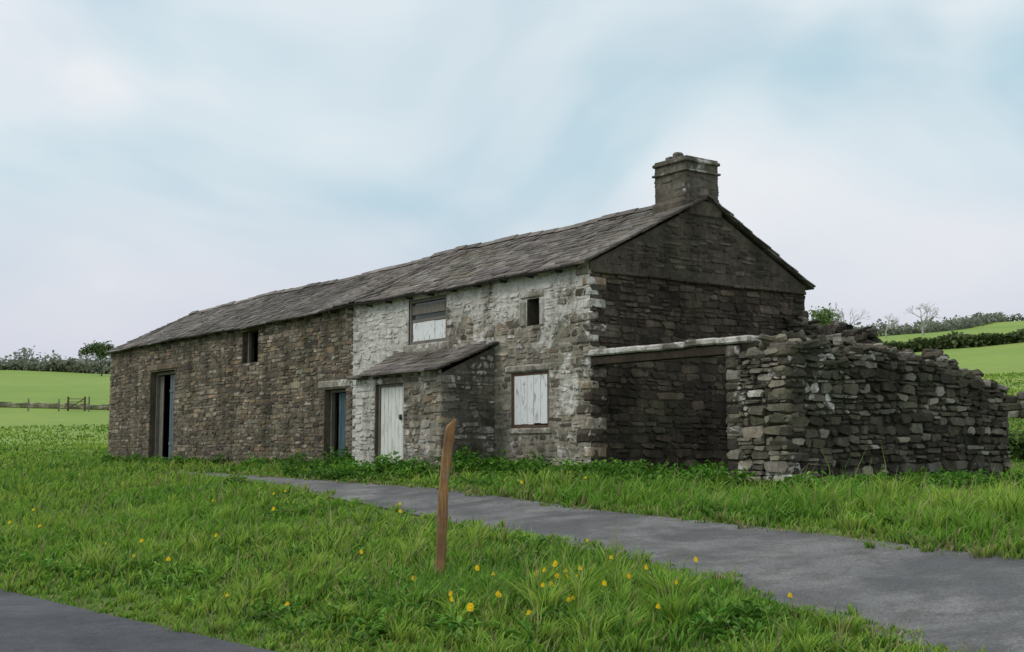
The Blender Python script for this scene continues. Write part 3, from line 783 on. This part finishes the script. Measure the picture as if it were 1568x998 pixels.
def at(a,D): return a*D,D
tree('hawthorn_tree',*at(-.3335,150),4.3,.85,True,3,lcol=((.07,.12,.045),(.15,.22,.085)),nleaf=12,ls=.32)
tree('ash_tree',*at(.2715,125),5.0,1,False,11,barkmat=M_PALEBARK,trunk=.26)
tree('bare_ash_tree',*at(.335,140),5.6,1.25,False,12,barkmat=M_PALEBARK,trunk=.22,spread=.75)
tree('bare_ash_tree',*at(.305,138),4.2,1.2,False,17,barkmat=M_PALEBARK,trunk=.22,spread=.75)
tree('sycamore_tree',*at(.252,100),4.6,1,True,14,lcol=((.11,.17,.06),(.19,.28,.10)),nleaf=7,ls=.3)
tree('holly_bush',*at(.288,112),3.1,1.1,True,15,lcol=((.07,.12,.05),(.12,.19,.075)),nleaf=18,ls=.3,trunk=.15)
random.seed(99)
def hedge(name,pts,h,w,n,lc0,lc1,ls=.35,var=.5):
    pts=np.array(pts,float); seg=np.hypot(*np.diff(pts,axis=0).T); cum=np.concatenate([[0],np.cumsum(seg)])
    t=rng.uniform(0,cum[-1],n); x=np.interp(t,cum,pts[:,0]);y=np.interp(t,cum,pts[:,1])
    hm=h*(1+var*(np.sin(t*.37)+np.sin(t*.93+2)+np.sin(t*2.1+1))/3)
    u=rng.uniform(-1,1,n); v=rng.uniform(0,1,n)**.7
    P=np.stack([x+u*w*rng.uniform(.3,1,n),y+rng.uniform(-1,1,n)*w,ground(x,y)+hm*v*np.sqrt(np.clip(1-u*u*.6,0,1))],-1)
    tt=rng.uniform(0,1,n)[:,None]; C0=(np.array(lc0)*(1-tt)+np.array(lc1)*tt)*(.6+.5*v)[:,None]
    V,C=leafcloud(P,1.3,ls,ls*.4,C0,.1,0); return fast(name,V,6,LP,C,M_LEAF)
hedge('hedgerow',[at(-.48,165),at(-.40,168),at(-.36,165),at(-.33,160),at(-.30,158)],1.0,1.2,7000,(.19,.21,.15),(.28,.30,.21),.45,1.0)  # leaf colours lifted pale, standing in for haze
hedge('hedgerow',[at(.30,101),at(.345,101),at(.38,98),at(.45,97),at(.6,94)],.85,.8,14000,(.09,.12,.045),(.17,.22,.085),.35,.35)
hedge('hedgerow',[at(.28,150),at(.33,160),at(.37,185),at(.40,215),at(.47,210),at(.7,200)],1.1,1.5,7000,(.22,.235,.19),(.30,.315,.25),.5,.9)  # haze over the far hill painted into these pale leaf colours
hedge('distant_tree_line',[at(-.6,240),at(-.47,235),at(-.4,230),at(-.35,240),at(-.25,240)],2.4,3,12000,(.24,.27,.23),(.33,.36,.31),.7,1.2)  # palest leaves of all: distance haze is put into their colour
hedge('hedgerow',[at(.395,33),at(.43,32),at(.5,31.5),at(.7,31)],.6,.5,8000,(.07,.13,.03),(.16,.26,.055),.14,.4)
def fieldwall(name,pts,h,pal,sz=.35):
    A=Acc(); pts=np.array(pts,float); seg=np.hypot(*np.diff(pts,axis=0).T); cum=np.concatenate([[0],np.cumsum(seg)])
    t=0
    while t<cum[-1]:
        x=float(np.interp(t,cum,pts[:,0]));y=float(np.interp(t,cum,pts[:,1])); g=float(ground(x,y))
        i=min(np.searchsorted(cum,t,side='right')-1,len(seg)-1); d=pts[i+1]-pts[i]; rz=math.atan2(d[1],d[0])
        k=3; hh=h*U_(.75,1.1)
        for j in range(k):
            A.rock((x+U_(-.03,.03),y+U_(-.03,.03),g+hh*(j+.5)/k),(sz*1.25*U_(.8,1.2),.45-.05*j,hh/k*1.12),(*pick(pal,.3),.15),rz=rz,jit=.15)
        t+=sz
    A.obj(name,M_STONE)
fieldwall('dry_stone_wall',[at(-.75,86),at(-.48,84),at(-.38,83),at(-.28,82),at(-.2,82)],.36,[(.28,.28,.19),(.22,.24,.14),(.32,.32,.21)],.5)
fieldwall('dry_stone_wall',[at(.36,47),at(.42,46),at(.5,45),at(.8,43)],.9,RUIN,.4)
A=Acc(); prev=None
for i in range(34):
    x=-60+i*1.9; y=80.5+.6*math.sin(i*.4); g=float(ground(x,y)); hgt=.9+U_(-.12,.1)
    A.box((x-.04,y-.04,g-.2),(x+.04,y+.04,g+hgt),(.2,.2,.2,0),.015)
    if prev:
        for f in(.4,.8):
            p,q=prev; a=Vector((p[0],p[1],p[2]+f));b2=Vector((x,y,g+f))
            A.add([a,b2,b2+Vector((0,0,.006)),a+Vector((0,0,.006))],[(0,1,2,3)])
    prev=((x,y,g),0)
A.obj('post_and_wire_fence',M_OLDWOOD,None,False)
gate=empty('field_gate',(-28.6,81.0,float(ground(-28.6,81.0))))
A=Acc()
for z in(.2,.4,.6,.8): A.box((-.5,-.02,z-.02),(.5,.02,z+.02))
for x in(-.55,.55): A.box((x-.05,-.05,-.2),(x+.05,.05,.95))
A.add([(-.5,-.04,.2),(-.44,-.04,.17),(.5,-.04,.75),(.44,-.04,.8)],[(0,1,2,3)])
A.obj('bars_and_posts',M_BROWNWOOD,gate,False)

# ------------------------------------------------------------------ sky, sun
w=bpy.data.worlds.new("World"); scene.world=w; w.use_nodes=True; nt=w.node_tree; nt.nodes.clear()
out=N(nt,'ShaderNodeOutputWorld'); tc=N(nt,'ShaderNodeTexCoord'); co=tc.outputs['Generated']
SUN_EL=math.radians(48); SUN_AZ=math.radians(-105)
sky=N(nt,'ShaderNodeTexSky',sky_type='NISHITA'); sky.sun_disc=False; sky.sun_elevation=SUN_EL; sky.sun_rotation=SUN_AZ
bg1=N(nt,'ShaderNodeBackground'); nt.links.new(sky.outputs[0],bg1.inputs[0]); bg1.inputs[1].default_value=.1
sep=N(nt,'ShaderNodeSeparateXYZ'); nt.links.new(co,sep.inputs[0]); Xc,Zc=sep.outputs[0],sep.outputs[2]
mp=N(nt,'ShaderNodeMapping'); mp.inputs['Scale'].default_value=(1,1,1.7); mp.inputs['Location'].default_value=(.22,.1,.42); nt.links.new(co,mp.inputs[0]); cs_=mp.outputs[0]
n1=noise(nt,3.0,4,.45,cs_,.5); n2=noise(nt,1.3,3,.5,scaled(nt,co,(1.3,1,2)),.2); n3=noise(nt,6,6,.5,cs_,.4)
blue=(.45,.69,.80); white=(.88,.91,.95); lav=(.62,.63,.74)
c=mix(nt,mrange(nt,n1,.39,.61),blue,white)
c=mix(nt,mrange(nt,n3,.42,.70,0,.5),c,(.64,.75,.85))
c=mix(nt,mrange(nt,Zc,.04,.21,.85,0),c,lav)
c=mix(nt,mrange(nt,n2,.52,.72,0,.35),c,(.92,.93,.95))
c=mix(nt,mrange(nt,Zc,.30,.42,0,.75),c,(.86,.90,.95))
bg2=N(nt,'ShaderNodeBackground'); nt.links.new(c,bg2.inputs[0]); bg2.inputs[1].default_value=.95
ms=N(nt,'ShaderNodeMixShader'); nt.links.new(mrange(nt,n1,.3,.5,.86,1),ms.inputs[0])
nt.links.new(bg1.outputs[0],ms.inputs[1]); nt.links.new(bg2.outputs[0],ms.inputs[2]); nt.links.new(ms.outputs[0],out.inputs[0])
L=bpy.data.lights.new('sun','SUN'); L.energy=1.2; L.angle=math.radians(22); L.color=(1,.96,.89)
so=bpy.data.objects.new('sun',L); scene.collection.objects.link(so)
d=Vector((math.sin(SUN_AZ)*math.cos(SUN_EL),math.cos(SUN_AZ)*math.cos(SUN_EL),math.sin(SUN_EL)))
so.rotation_euler=d.to_track_quat('Z','Y').to_euler()
cam=bpy.data.cameras.new('camera'); cam.sensor_width=36; cam.lens=43.3; cam.clip_end=5000; cam.clip_start=.1
cob=bpy.data.objects.new('camera',cam); scene.collection.objects.link(cob)
cob.location=(0,0,1.6); cob.rotation_euler=(math.radians(95.6),0,0); scene.camera=cob
print('done')
